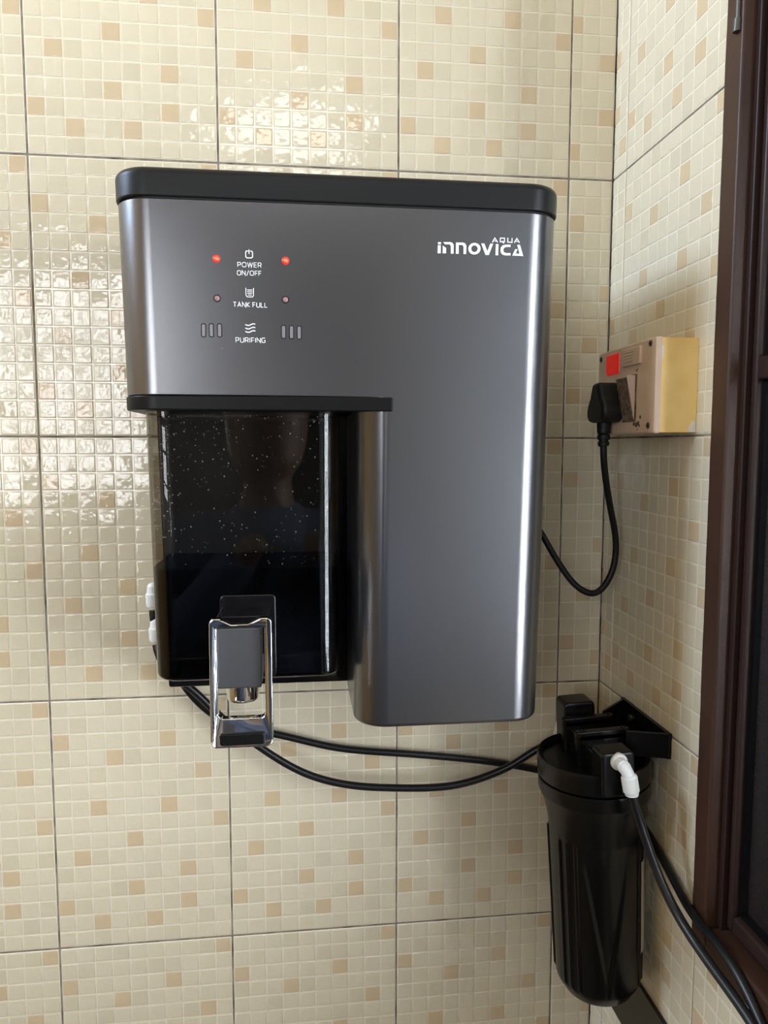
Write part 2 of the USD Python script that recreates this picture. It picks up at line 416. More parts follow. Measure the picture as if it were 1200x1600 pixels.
tag(obj("floor", bx(-1.55, XC + 0.06, -2.35, 0.05, -1.35, -1.3), FLOOR), "brown stone floor below the tiled wall", "floor", kind="structure")
tag(obj("ceiling", bx(-1.55, XC + 0.06, -2.35, 0.05, 1.8, 1.85), CEIL), "plain white ceiling above the tiled wall", "ceiling", kind="structure")
# left wall with a high window, rear wall with a window and a ventilator: the openings the daylight comes through
tag(obj("wall_left", cat(bx(-1.6, -1.55, 0.05, -0.03, -1.3, 1.8), bx(-1.6, -1.55, -0.69, -2.35, -1.3, 1.8), bx(-1.6, -1.55, -0.03, -0.69, -1.3, 1.08), bx(-1.6, -1.55, -0.03, -0.69, 1.76, 1.8)), ROOMP),
    "plain wall with a high window opening, out of the picture on the left", "wall", kind="structure")
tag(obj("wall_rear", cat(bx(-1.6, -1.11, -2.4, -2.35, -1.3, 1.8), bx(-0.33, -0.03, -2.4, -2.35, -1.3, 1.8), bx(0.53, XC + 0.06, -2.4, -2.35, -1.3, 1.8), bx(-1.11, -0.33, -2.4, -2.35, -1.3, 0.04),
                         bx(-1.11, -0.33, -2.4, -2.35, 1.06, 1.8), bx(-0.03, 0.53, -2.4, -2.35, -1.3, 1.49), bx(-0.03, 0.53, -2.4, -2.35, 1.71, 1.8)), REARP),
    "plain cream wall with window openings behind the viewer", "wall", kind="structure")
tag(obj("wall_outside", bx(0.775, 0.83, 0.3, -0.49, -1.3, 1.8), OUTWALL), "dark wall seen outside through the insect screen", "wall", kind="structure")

w2 = thing("window_2", "dark framed window with bars behind the viewer", "window", "structure")
for x0 in (-1.11, -0.865, -0.615, -0.365): obj("mullion", bx(x0, x0 + 0.035, -2.40, -2.36, 0.04, 1.06), WOOD, w2)
for z0 in (0.04, 0.36, 0.68, 1.025): obj("transom", bx(-1.11, -0.33, -2.395, -2.365, z0, z0 + 0.035), WOOD, w2)
for k in range(7): obj("bar", cyl((-1.11, -2.375, 0.13 + 0.13 * k), (-0.33, -2.375, 0.13 + 0.13 * k), 0.009, 8), SCREW, w2)

# black polished stone strip let into the right wall below the canister
tag(obj("trim_1", axes(solid(rrect(0.012, 0.70, -0.376, -0.297, 0.0015, 2), 0, 0.004, 0.001, 0), (0, -1, 0), (0, 0, 1), (-1, 0, 0), (XC, 0, 0)), STONE),
    "black polished stone strip along the right wall under the black filter canister", "trim", kind="structure")

# ------------------------------------------------------------------ the window in the right wall
win = thing("window_1", "dark brown window frame with black insect screen at the right edge", "window", "structure")
def member(name, y0, y1, z0, z1, x0, x1, m=WOOD, r=0.002):
    """a bar of the window whose face looks into the room (-x)"""
    return obj(name, axes(solid(rrect(-y0, -y1, z0, z1, r * 1.4, 4), 0, x1 - x0, r, 0), (0, -1, 0), (0, 0, 1), (-1, 0, 0), (x1, 0, 0)), m, win)
def jagged_jamb():
    n = 90; z = np.linspace(SILL_Z, WIN_TOP, n)
    e = [(-JAMB_Y + 0.0012 * (meshkit.noise(np.array([[q * 60, 3.1, 0.5]]))[0] - 0.5) - 0.0016 * math.sin((q - 0.2) * 2.2), q) for q in z]
    return Polygon([(0.2575, SILL_Z), (0.2575, WIN_TOP)] + e[::-1])
obj("jamb", axes(solid(jagged_jamb(), 0, 0.060, 0.0022, 0), (0, -1, 0), (0, 0, 1), (-1, 0, 0), (0.7085, 0, 0)), WOOD, win, smooth=50)
member("jamb", WIN_END, WIN_END - 0.03, SILL_Z, WIN_TOP, 0.6485, 0.7085)
member("sill", -0.2577, WIN_END, SILL_Z, SILL_Z + 0.026, 0.6485, 0.7085, r=0.003)
member("head", -0.2577, WIN_END, WIN_TOP - 0.03, WIN_TOP, 0.6485, 0.7085)
member("jamb_stop", -0.2577, -0.2640, SILL_Z + 0.026, WIN_TOP - 0.03, 0.6600, 0.7085, SASH, r=0.0012)
member("sash_stile", -0.2655, -0.2730, SILL_Z + 0.030, WIN_TOP - 0.03, 0.6640, 0.6960, SASH, r=0.0022)
member("sash_stile", -0.800, -0.845, SILL_Z + 0.030, WIN_TOP - 0.03, 0.6640, 0.6960, SASH, r=0.0022)
member("sash_rail", -0.2732, -0.800, 0.3450, 0.3640, 0.6640, 0.6960, SASH, r=0.0022)
member("sash_rail", -0.2732, -0.800, SILL_Z + 0.030, SILL_Z + 0.046, 0.6640, 0.6960, SASH, r=0.0022)
member("sash_rail", -0.2732, -0.800, WIN_TOP - 0.055, WIN_TOP - 0.033, 0.6640, 0.6960, SASH, r=0.0022)
for z0, z1 in ((SILL_Z + 0.046, 0.345), (0.364, WIN_TOP - 0.055)):
    obj("screen_bead", cat(bx(0.6705, 0.676, -0.2733, -0.2775, z0, z1), bx(0.6705, 0.676, -0.2775, -0.80, z0, z0 + 0.003), bx(0.6705, 0.676, -0.2775, -0.80, z1 - 0.003, z1)), HOUS, win)
    obj("insect_screen", bx(0.6775, 0.6780, -0.2733, -0.80, z0, z1), SCREEN, win)
for y0, y1 in ((-0.845, WIN_END),):
    obj("insect_screen", bx(0.6775, 0.6780, y0, y1, SILL_Z + 0.026, WIN_TOP - 0.03), SCREEN, win)
b = obj("latch_bolt", cat(cyl((0.6475, -0.2515, 0.636), (0.6475, -0.2515, 0.668), 0.0022), cyl((0.6470, -0.2515, 0.630), (0.6470, -0.2515, 0.640), 0.0034, 12)), SCREW, win)

# ================================================================== THE WATER PURIFIER
pur = thing("water_purifier", "wall-mounted gunmetal grey water purifier with black lid, dark tank and chrome tap", "water purifier")
PCX = 0.3255


def taper(m):
    m = m.copy(); v = m.vertices.copy()
    v[:, 0] = PCX + (v[:, 0] - PCX) * (1 + 0.107 * (v[:, 2] - 0.26)); m.vertices = v
    return m


PX0, PX1, PR = 0.1410, 0.5100, 0.030
full = rrect(PX0, PX1, -0.220, -0.103, (PR, PR, 0, 0), 14)
col = rrect(0.3335, PX1, -0.220, -0.103, (PR, PR, 0, 0), 14)
shell = union(solid(full, 0.3318, 0.4895, 0.0008), solid(col, 0.0385, 0.4895, 0.0008, 0.004))
obj("front_shell", taper(shell), METAL, pur)
lid_poly = rrect(PX0 - 0.0012, PX1 + 0.0012, -0.2215, -0.004, (PR, PR, 0.004, 0.004), 14)
obj("lid", taper(solid(lid_poly, 0.4912, 0.5150, 0.0065, 0.0012, 5)), LIDM, pur)
obj("lid_seam", taper(solid(rrect(PX0 + 0.0015, PX1 - 0.0015, -0.2188, -0.01, (PR, PR, 0, 0), 14), 0.488, 0.4925, 0.0002)), SEAM, pur)
bez = minus(solid(rrect(PX0 - 0.0004, 0.3655, -0.2232, -0.104, (PR, 0.0015, 0, 0), 14), 0.3195, 0.3312, 0.0012), solid(rrect(0.3335, PX1, -0.2203, -0.10, (PR, PR, 0, 0), 14), 0.2, 0.4, 0.0))
obj("tank_bezel", taper(bez), BEZ, pur)
house = Polygon([(0.1485, -0.107), (0.4995, -0.107), (0.4995, -0.060), (0.488, -0.052), (0.488, -0.0035), (0.165, -0.0035), (0.165, -0.052), (0.1485, -0.060)])
obj("rear_housing", taper(solid(house, 0.0455, 0.4900, 0.003)), HOUS, pur)
obj("side_guide", taper(bx(0.3235, 0.3262, -0.110, -0.106, 0.050, 0.3195)), BEZ, pur)

# --- the tank
tank_o = rrect(0.1545, 0.3205, -0.2065, -0.1072, (0.019, 0.019, 0.006, 0.006), 10)
tank_mesh = solid(tank_o, 0.0830, 0.3194, 0.0003, 0.005)
obj("tank_back_panel", taper(front(solid(rrect(0.1500, 0.3220, 0.0520, 0.3180, 0.003, 3), 0, 0.0004, 0.0002, 0), -0.1068)), BACKP, pur)
tank = obj("tank", taper(tank_mesh), TANK, pur)
tag(tank, "smoked clear water tank")
wat = rrect(0.1549, 0.3201, -0.2061, -0.1076, (0.0186, 0.0186, 0.0056, 0.0056), 10)
obj("tank_water", taper(solid(wat, 0.0834, 0.1830, 0.0002, 0.0046)), WATER, pur)
drops = []
ico = trimesh.creation.icosphere(1, 1.0)
for k in range(300):
    x, z = RNG.uniform(0.172, 0.305), 0.186 + (0.316 - 0.186) * (1 - RNG.random() ** 1.6 * 1.0)
    r = 0.00026 + 0.00048 * RNG.random() ** 2.0
    d = ico.copy(); d.apply_scale((r, r * 0.7, r * RNG.uniform(0.9, 1.3))); d.apply_translation((x, -0.2060, z)); drops.append(d)
for k in range(45):
    y, z = RNG.uniform(-0.186, -0.115), RNG.uniform(0.19, 0.315)
    r = 0.0003 + 0.0006 * RNG.random() ** 2
    d = ico.copy(); d.apply_scale((r * 0.7, r, r)); d.apply_translation((0.1550, y, z)); drops.append(d)
tag(obj("condensation_beads", taper(cat(*drops)), DROP, tank, smooth=True), kind="stuff")

# --- the tap
blk = solid(rrect(0.2174, 0.2532, 0.0918, 0.1425, 0.0018, 5), 0, 0.047, 0.0013)
tap = obj("tap", front(blk, -0.2085), BLOCK, pur)
tag(tap, "grey square tap block with chrome lever")
obj("mounting_plate", front(solid(rrect(0.2152, 0.2640, 0.0860, 0.1600, 0.0045, 5), 0, 0.0022, 0.0012), -0.2066), HOUS, tap)
obj("tap_neck", front(solid(rrect(0.2150, 0.2585, 0.1150, 0.1480, 0.003, 3), 0, 0.030, 0.0012), -0.2080), HOUS, tap)
obj("spout", lathe([(0.0125, 0.096), (0.0136, 0.0925), (0.0137, 0.090), (0.0134, 0.0785), (0.0125, 0.0762), (0.0108, 0.0757), (0.0105, 0.080)], 48).apply_translation((0.2362, -0.2345, 0)), CHROME, tap)
outer = Polygon(list(rrect(0.2122, 0.2624, 0.0468, 0.1516, (0.0052, 0.0052, 0.0045, 0.0045), 6).exterior.coords)[:-1])
notch = Polygon([(0.2215, 0.16), (0.2215, 0.1508), (0.2296, 0.1468), (0.2432, 0.1468), (0.2522, 0.1508), (0.2522, 0.16)])
outer = outer.difference(notch)
inner = rrect(0.2184, 0.2562, 0.0690, 0.1438, (0.0045, 0.0045, 0.001, 0.001), 6)
lev = solid(outer.difference(inner), 0, 0.0075, 0.0011, 0.0006, 3)
lv = front(lev, -0.2545)
w = lv.vertices.copy()
tb = np.clip((0.069 - w[:, 2]) / 0.022, 0, 1)                  # the thumb bar at the foot is dished and kicks forward
w[:, 1] -= 0.006 * tb * tb
fr = w[:, 1] < -0.258
lv.vertices = w
obj("lever", lv, CHROME, tap)
obj("thumb_bar", front(solid(rrect(0.2196, 0.2556, 0.0488, 0.0585, 0.002, 3), 0, 0.0035, 0.0012), -0.2645), BEZ, tap)
for xa in (0.2135, 0.2562): obj("lever_pivot", cyl((xa, -0.2545, 0.1445), (xa + 0.005, -0.2545, 0.1445), 0.0042), CHROME, tap)

# --- indicator lights
def tx(x, z): return PCX + (x - PCX)      # positions below are where they show on the finished (tapered) face
FY = -0.2200
for x, z, on in ((0.2194, 0.4430, 1), (0.2757, 0.4431, 1), (0.2193, 0.4111, 0), (0.2753, 0.4114, 0)):
    ring = lathe([(0.0030, -0.0008), (0.0031, 0.0002), (0.0028, 0.0005), (0.0024, 0.0004), (0.0023, -0.0004)], 24)
    led = obj("indicator_light", front(ring, FY).apply_translation((x, 0, z)), SEAM if not on else LEDON, pur)
    tag(led, "lit red indicator light" if on else "unlit dusty pink indicator light")
    rr = 0.0024 if not on else 0.0029
    obj("lens", front(lathe([(rr, -0.0004), (rr * 0.92, 0.0005), (rr * 0.6, 0.0010), (rr * 0.2, 0.0012)], 24), FY).apply_translation((x, 0, z)), LEDON if on else LEDOFF, led, smooth=60)
    if on: obj("glow_core", front(lathe([(0.0017, 0.0010), (0.0014, 0.0014), (0.0005, 0.0016)], 20), FY).apply_translation((x, 0, z)), LEDCORE, led, smooth=60)
for x, z in ((0.2079, 0.3850), (0.2142, 0.3851), (0.2209, 0.3852), (0.2735, 0.3849), (0.2801, 0.3848), (0.2865, 0.3846)):
    s = obj("indicator_slot", front(solid(rrect(x - 0.0021, x + 0.0021, z - 0.0058, z + 0.0058, 0.0017, 5).difference(rrect(x - 0.0014, x + 0.0014, z - 0.0050, z + 0.0050, 0.0011, 5)), -0.0006, 0.0004, 0.0002, 0), FY), SEAM, pur)
    obj("lens", front(solid(rrect(x - 0.0015, x + 0.0015, z - 0.0051, z + 0.0051, 0.0012, 5), -0.0006, 0.0001, 0.0001, 0), FY), SLOT, s)

# --- lettering on the face: strokes buffered to their width
def arc(cx, cy, r, a0, a1, n=10, sx=1.0):
    return [(cx + sx * r * math.cos(math.radians(a0 + (a1 - a0) * k / n)), cy + r * math.sin(math.radians(a0 + (a1 - a0) * k / n))) for k in range(n + 1)]
G = {  # strokes in a box one unit high; the squared-off face of the panel's lettering
    "P": (0.62, [[(0, 0), (0, 1), (0.46, 1), (0.6, 0.88), (0.6, 0.55), (0.46, 0.42), (0, 0.42)]]),
    "O": (0.80, [[(0.40, 0), (0.22, 0.02), (0.06, 0.12), (0, 0.30), (0, 0.70), (0.06, 0.88), (0.22, 0.98), (0.40, 1), (0.58, 0.98), (0.74, 0.88), (0.80, 0.70), (0.80, 0.30), (0.74, 0.12), (0.58, 0.02), (0.40, 0)]]),
    "W": (1.0, [[(0, 1), (0.24, 0), (0.5, 0.95), (0.76, 0), (1.0, 1)]]),
    "E": (0.55, [[(0.55, 1), (0, 1), (0, 0), (0.55, 0)], [(0, 0.5), (0.48, 0.5)]]),
    "R": (0.64, [[(0, 0), (0, 1), (0.46, 1), (0.6, 0.88), (0.6, 0.55), (0.46, 0.44), (0, 0.44)], [(0.34, 0.44), (0.64, 0)]]),
    "N": (0.70, [[(0, 0), (0, 1), (0.70, 0), (0.70, 1)]]),
    "/": (0.46, [[(0, -0.08), (0.46, 1.08)]]),
    "F": (0.54, [[(0.54, 1), (0, 1), (0, 0)], [(0, 0.48), (0.48, 0.48)]]),
    "T": (0.66, [[(0, 1), (0.66, 1)], [(0.33, 1), (0.33, 0)]]),
    "A": (0.76, [[(0, 0), (0.38, 1), (0.76, 0)], [(0.13, 0.32), (0.63, 0.32)]]),
    "K": (0.62, [[(0, 0), (0, 1)], [(0.6, 1), (0.06, 0.5), (0.62, 0)]]),
    "U": (0.68, [[(0, 1), (0, 0.14), (0.14, 0), (0.54, 0), (0.68, 0.14), (0.68, 1)]]),
    "L": (0.52, [[(0, 1), (0, 0), (0.52, 0)]]),
    "I": (0.0, [[(0, 0), (0, 1)]]),
    "G": (0.70, [[(0.68, 1), (0.14, 1), (0, 0.86), (0, 0.14), (0.14, 0), (0.54, 0), (0.68, 0.14), (0.68, 0.46), (0.38, 0.46)]]),
}


def plates(g, y, h=0.00012):
    gs = [q for q in getattr(g, "geoms", [g]) if q.area > 1e-12]
    return front(cat(*[trimesh.creation.extrude_polygon(q, h, engine="earcut") for q in gs]), y)


def write(text, cx, cz, width, h, sw):
    """the words as one plate of print, centred at (cx, cz)"""
    x, shapes = 0.0, []
    for ch in text:
        if ch == " ": x += 0.42; continue
        wd, strokes = G[ch]
        for s in strokes: shapes.append([(px + x, py) for px, py in s])
        x += wd + 0.30
    tot = x - 0.30; k = width / tot
    g = unary_union([LineString([(cx - width / 2 + px * k, cz - h / 2 + py * h) for px, py in s]).buffer(sw / 2, quad_segs=4, join_style="mitre", cap_style="flat") for s in shapes])
    return plates(g, FY)


obj("lettering", write("POWER", 0.2461, 0.4389, 0.0192, 0.0036, 0.00058), PRINT, pur, smooth=False)
obj("lettering", write("ON/OFF", 0.2458, 0.4322, 0.0196, 0.0036, 0.00058), PRINT, pur, smooth=False)
obj("lettering", write("TANK FULL", 0.2462, 0.4066, 0.0276, 0.0037, 0.00058), PRINT, pur, smooth=False)
obj("lettering", write("PURIFING", 0.2461, 0.3777, 0.0242, 0.0037, 0.00058), PRINT, pur, smooth=False)
px_, pz_ = 0.2459, 0.4475
pow_sq = [(px_ + a, pz_ + b) for a, b in ((-0.0011, 0.0024), (-0.0022, 0.0024), (-0.0028, 0.0016), (-0.0028, -0.0021), (-0.0019, -0.0030), (0.0019, -0.0030), (0.0028, -0.0021), (0.0028, 0.0016), (0.0022, 0.0024), (0.0011, 0.0024))]
obj("power_symbol", plates(unary_union([LineString(pow_sq).buffer(0.00042, quad_segs=3), LineString([(px_, pz_ + 0.0034), (px_, pz_ + 0.0004)]).buffer(0.00042, quad_segs=3)]), FY), PRINT, pur, smooth=False)
tx_, tz_ = 0.2460, 0.4164
tank_l = [[(-0.0031, 0.0036), (-0.0031, -0.0022), (-0.0022, -0.0034), (0.0022, -0.0034), (0.0031, -0.0022), (0.0031, 0.0036)], [(-0.0019, 0.0022), (0.0019, 0.0022)], [(-0.0019, 0.0009), (0.0019, 0.0009)], [(-0.0019, -0.0005), (0.0019, -0.0005)], [(-0.0013, -0.0019), (0.0013, -0.0019)]]
obj("tank_symbol", plates(unary_union([LineString([(tx_ + a, tz_ + b) for a, b in s]).buffer(0.00030 if i else 0.00034, quad_segs=3) for i, s in enumerate(tank_l)]), FY), PRINT, pur, smooth=False)
waves = [[(0.2460 - 0.0038 + 0.0076 * k / 16, 0.3875 + dz + 0.00055 * math.sin(-2 * math.pi * (k / 16) + 0.4) + 0.0006 * (k / 16 - 0.5)) for k in range(17)] for dz in (0.0028, 0.0, -0.0028)]
obj("wave_symbol", plates(unary_union([LineString(s).buffer(0.00046, quad_segs=3) for s in waves]), FY), PRINT, pur, smooth=False)

# --- the maker's lettering, upper right (drawn in sixtieths of its height)
def L2(X, Y):
    u, v = 670 + X / 7.5, 360 + Y / 7.5
    return (0.4034 + (u - 683.0) * (0.0755 / 135.0), 0.4623 - (v - 378.0 - (u - 684.0) * (4.0 / 124.0)) * 0.000528)
def lp(pts): return Polygon([L2(*q) for q in pts])
def ring(cx, cy, ro, so, ri, si):
    return Polygon([L2(cx + ro * math.cos(t), cy + so * math.sin(t)) for t in np.linspace(0, 2 * math.pi, 40)[:-1]], [[L2(cx + ri * math.cos(t), cy + si * math.sin(t)) for t in np.linspace(0, 2 * math.pi, 40)[:-1]]])
def ls(pts, wpx, cap="flat"): return LineString([L2(*q) for q in pts]).buffer(wpx / 7.5 * 0.000545 / 2, cap_style=cap, join_style="mitre")
big = [lp([(108, 135), (143, 135), (143, 162), (108, 162)]), lp([(105, 172), (140, 172), (140, 267), (104, 267)]),
       lp([(168, 134), (250, 134), (275, 143), (291, 168), (291, 270), (257, 270), (257, 182), (243, 162), (190, 162)]), lp([(163, 176), (203, 204), (203, 268), (163, 268)]),
       lp([(316, 139), (398, 139), (424, 150), (438, 178), (436, 276), (404, 276), (404, 188), (390, 169), (349, 169), (349, 272), (315, 272)]),
       ring(532, 212, 72, 69, 37, 39), lp([(610, 150), (648, 150), (684, 240), (716, 152), (752, 152), (702, 286), (662, 286)]), lp([(783, 156), (815, 156), (812, 291), (780, 291)]),
       lp([(958, 163), (900, 163), (862, 172), (840, 200), (838, 245), (858, 280), (895, 292), (958, 292), (958, 263), (905, 263), (880, 252), (872, 226), (880, 203), (905, 192), (958, 192)]),
       lp([(1034, 165), (1069, 165), (1110, 300), (978, 293), (1012, 216), (1040, 216), (1022, 268), (1064, 271)])]
obj("maker_name", plates(unary_union(big), FY), PRINT, pur, smooth=False)
small = [ls([(741, 136), (770, 86), (803, 136)], 13), ls([(762, 121), (790, 121)], 9), ls([(834, 86), (884, 86), (884, 130), (834, 130), (834, 80)], 12), ls([(858, 118), (876, 150)], 12),
         ls([(923, 82), (923, 134), (974, 136), (974, 84)], 12), ls([(1000, 140), (1030, 90), (1062, 142)], 13), ls([(1020, 126), (1048, 126)], 9)]
obj("maker_name", plates(unary_union(small), FY), PRINT, pur, smooth=False)
for x, z in ((0.2213, 0.4050), (0.2233, 0.3701)):
    obj("pin_mark", front(lathe([(0.0009, -0.0003), (0.0008, 0.0002), (0.0003, 0.0003)], 14), FY).apply_translation((x, 0, z)), METAL, pur)

# --- white push fittings on the left flank of the housing
def elbow(px, py, pz):
    return cat(cyl((px + 0.030, py, pz + 0.0065), (px, py, pz + 0.0065), 0.0052), trimesh.creation.icosphere(3, 0.0056).apply_translation((px, py, pz + 0.0065)),
               lathe([(0.0056, 0.008), (0.0060, 0.003), (0.0064, 0.0005), (0.0074, -0.0005), (0.0075, -0.0045), (0.0071, -0.0055), (0.0072, -0.0065), (0.0070, -0.0130), (0.0058, -0.0150)], 28).apply_translation((px, py, pz)))
obj("push_fitting", elbow(0.1262, -0.044, 0.1305), WHITEP, pur)
obj("push_fitting", elbow(0.1285, -0.044, 0.0925), WHITEP, pur)

# ================================================================== THE FILTER CANISTER
fil = thing("filter_canister", "black cylindrical water filter canister on a black bracket in the corner", "water filter")
FO = np.array([0.589, -0.138, -0.030]); ANG = math.radians(2.8)
def tilt(m):
    m = m.copy(); R = trimesh.transformations.rotation_matrix(-ANG, (0, 1, 0)); m.apply_transform(R); m.apply_translation(FO)
    return m
def rib(a, z):
    q = 1.0
    if -0.242 < z < -0.080:
        for c, wd, hh in ((200, 3.2, 0.045), (212, 3.2, 0.045), (224, 3.0, 0.04), (316, 3.2, 0.045), (328, 3.2, 0.045), (340, 3.0, 0.045), (20, 3, 0.045), (40, 3, 0.045), (140, 3, 0.045), (160, 3, 0.045)):
            d = abs((math.degrees(a) - c + 180) % 360 - 180)
            q += hh * max(0, 1 - (d / wd) ** 4) if d < wd else 0
        d = abs((math.degrees(a) - 262 + 180) % 360 - 180)          # the scooped panel on the viewer's side, narrowing to a point
        wd = 34 * (1 - ((-0.085 - z) / 0.165)) if z < -0.085 else 0
        if d < wd: q -= 0.055 * min(1.0, (1 - d / wd) * wd / 5.0)
    return q
BZ = lambda z: z if z > -0.08 else -0.08 + (z + 0.08) * 0.885
bowl = obj("bowl", tilt(lathe([(r, BZ(z)) for r, z in [(0.0568, -0.0235), (0.0572, -0.0260), (0.0572, -0.036), (0.0558, -0.040), (0.0530, -0.046), (0.0505, -0.056), (0.0487, -0.066), (0.0480, -0.074), (0.0478, -0.0799), (0.0474, -0.0825), *[(0.0470 - 0.003 * k / 28, -0.10 - 0.16 * k / 28) for k in range(29)], (0.0438, -0.2640), (0.0428, -0.2680), (0.0385, -0.2760), (0.0368, -0.2795), (0.0335, -0.2815), (0.0300, -0.2820)]], 360, rib)), BOWL, fil)
obj("cap", tilt(lathe([(0.0555, -0.0225), (0.0575, -0.0205), (0.0578, -0.004), (0.0570, 0.0005), (0.0558, 0.0008), (0.0520, -0.002), (0.0515, -0.0055), (0.049, -0.006), (0.02, -0.006)], 96)), BOWL, fil)
capk = [solid(rrect(-0.0155, 0.0155, -0.058, 0.058, 0.003, 4), -0.010, 0.018, 0.002)]
obj("flow_channel", tilt(capk[0]), BOWL, fil)
obj("inlet_port", tilt(axes(solid(rrect(-0.0175, 0.0175, -0.010, 0.042, (0.0035, 0.0035, 0.005, 0.005), 5), 0, 0.028, 0.0025), (1, 0, 0), (0, 0, 1), (0, 1, 0), (0, 0.034, 0))), BOWL, fil)
obj("outlet_port", tilt(axes(solid(rrect(-0.0165, 0.0165, -0.018, 0.026, (0.003, 0.003, 0.004, 0.004), 4), 0, 0.024, 0.002), (1, 0, 0), (0, 0, 1), (0, 1, 0), (0, -0.062, 0))), BOWL, fil)
for yy, xa, xb in ((0.026, -0.024, 0.034), (-0.012, -0.024, 0.034)):
    ov = rrect(xa, xb, yy - 0.0045, yy + 0.0045, 0.0044, 6)
    ho = unary_union([sbox(xa + 0.020, yy - 0.0022, xb - 0.013, yy + 0.0022), Point(xa + 0.008, yy).buffer(0.002, quad_segs=4), Point(xb - 0.006, yy).buffer(0.002, quad_segs=4)])
    fl = tilt(cat(solid(ov.difference(ho), 0.020, 0.0295, 0.0012), solid(ov, -0.006, 0.0255, 0.0005)))
    obj("screw_flange", fl, BOWL, fil)
br = union(solid(Polygon([(XC, -0.070), (0.612, -0.106), (0.612, -0.166), (XC, -0.179)][::-1]), -0.0225, -0.0185, 0.0008),
           solid(Polygon([(XC, -0.179), (XC, -0.1752), (0.612, -0.1622), (0.612, -0.166)][::-1]), -0.0225, 0.003, 0.0006),
           solid(Polygon([(XC, -0.070), (XC, -0.0738), (0.612, -0.1098), (0.612, -0.106)]), -0.0225, 0.003, 0.0006),
           bx(XC - 0.004, XC, -0.070, -0.179, -0.0225, 0.0035))
brk = obj("bracket", br, BOWL, fil)
for yy in (-0.098, -0.152): obj("bracket_screw", cyl((XC - 0.0070, yy, -0.010), (XC - 0.003, yy, -0.010), 0.0035, 14), SCREW, brk)
# white elbow that leads out towards the viewer
ow = cat(axes(lathe([(0.0080, 0), (0.0085, 0.001), (0.0085, 0.006), (0.0078, 0.0075), (0.0062, 0.0085), (0.0060, 0.016)], 28), (1, 0, 0), (0, 0, 1), (0, -1, 0), (0.5885, -0.1955, -0.0125)),
         tube([(0.5885, -0.203, -0.0125), (0.5888, -0.2095, -0.0130), (0.5905, -0.2135, -0.0165), (0.5922, -0.2145, -0.0215)], 0.0060, 16, 24),
         trimesh.creation.icosphere(3, 0.0064).apply_translation((0.5895, -0.2105, -0.0140)),
         tube([(0.5918, -0.2145, -0.0195), (0.5922, -0.2147, -0.0205), (0.5923, -0.2148, -0.0212), (0.5945, -0.2158, -0.0345), (0.5947, -0.2159, -0.0352), (0.5950, -0.2160, -0.0385)], [0.0058, 0.0072, 0.0077, 0.0077, 0.0068, 0.0062], 24, raw=True))
obj("outlet_elbow", ow, WHITEP, fil, smooth=45)
iw = cat(cyl((0.5885, -0.078, -0.020), (0.5885, -0.058, -0.020), 0.0058), trimesh.creation.icosphere(3, 0.0062).apply_translation((0.5885, -0.058, -0.020)),
         tube([(0.5885, -0.058, -0.020), (0.5850, -0.058, -0.030), (0.5815, -0.058, -0.044)], [0.0056, 0.0070, 0.0070], 20, raw=True))
obj("inlet_elbow", iw, WHITEP, fil, smooth=45)
# paper sticker on the flank towards the right wall
sv, sf = [], []
zs, an = np.linspace(-0.205, -0.105, 12), np.linspace(314, 331, 6)
for z in zs:
    for a in an:
        a2 = a - 6 * max(0, (-0.195 - z) / 0.01) * (a > 320)
        rr = 0.0470 + (z + 0.10) * 0.019 + 0.0026
        sv.append((rr * math.cos(math.radians(a2)), rr * math.sin(math.radians(a2)), z))
for i in range(len(zs) - 1):
    for k in range(len(an) - 1):
        q = i * len(an) + k; sf += [[q, q + 1, q + len(an) + 1], [q, q + len(an) + 1, q + len(an)]]
tag(obj("sticker", tilt(tri(sv, sf)), STICK, fil, smooth=True), "white paper sticker")

# ================================================================== HOSES
HR = 0.0042
tag(obj("hose", tube([(0.1262, -0.044, 0.112), (0.1275, -0.044, 0.098), (0.1400, -0.036, 0.060), (0.1560, -0.022, 0.0165), (0.1971, -0.018, -0.0250), (0.2550, -0.016, -0.0440), (0.3216, -0.013, -0.0640), (0.3973, -0.012, -0.0755),
                      (0.5062, -0.012, -0.0910), (0.5823, -0.018, -0.1060), (0.6290, -0.050, -0.1120), (0.6450, -0.100, -0.1125), (0.6468, -0.149, -0.1165), (0.6460, -0.2034, -0.1320), (0.6430, -0.2503, -0.1410), (0.6430, -0.3006, -0.1430), (0.6445, -0.3455, -0.1640), (0.6450, -0.42, -0.21), (0.645, -0.55, -0.26)], HR, n=260), RUBBER),
    "black hose running straight under the purifier and behind the filter canister", "hose")
tag(obj("hose", tube([(0.1285, -0.044, 0.074), (0.1310, -0.046, 0.064), (0.1440, -0.048, 0.042), (0.1640, -0.046, 0.0245), (0.1959, -0.040, -0.0117), (0.2342, -0.037, -0.0468), (0.2914, -0.036, -0.0851), (0.35, -0.037, -0.102), (0.3947, -0.038, -0.1062),
                      (0.4552, -0.042, -0.1055), (0.5011, -0.046, -0.0935), (0.5340, -0.050, -0.0770), (0.5580, -0.053, -0.0610), (0.5735, -0.056, -0.0520), (0.5812, -0.058, -0.0420)], HR, n=240), RUBBER),
    "black hose sagging in a loop below the purifier to the canister's inlet", "hose")
tag(obj("hose", tube([(0.5950, -0.2160, -0.0370), (0.5985, -0.2165, -0.0500), (0.6045, -0.2180, -0.0690), (0.6160, -0.2334, -0.1105), (0.6250, -0.2593, -0.1379), (0.6325, -0.3035, -0.1544), (0.6380, -0.3449, -0.1662), (0.640, -0.40, -0.19), (0.640, -0.52, -0.25)], HR + 0.0002, n=160), RUBBER),
    "black hose hanging from the canister's white elbow and down past the window sill", "hose")

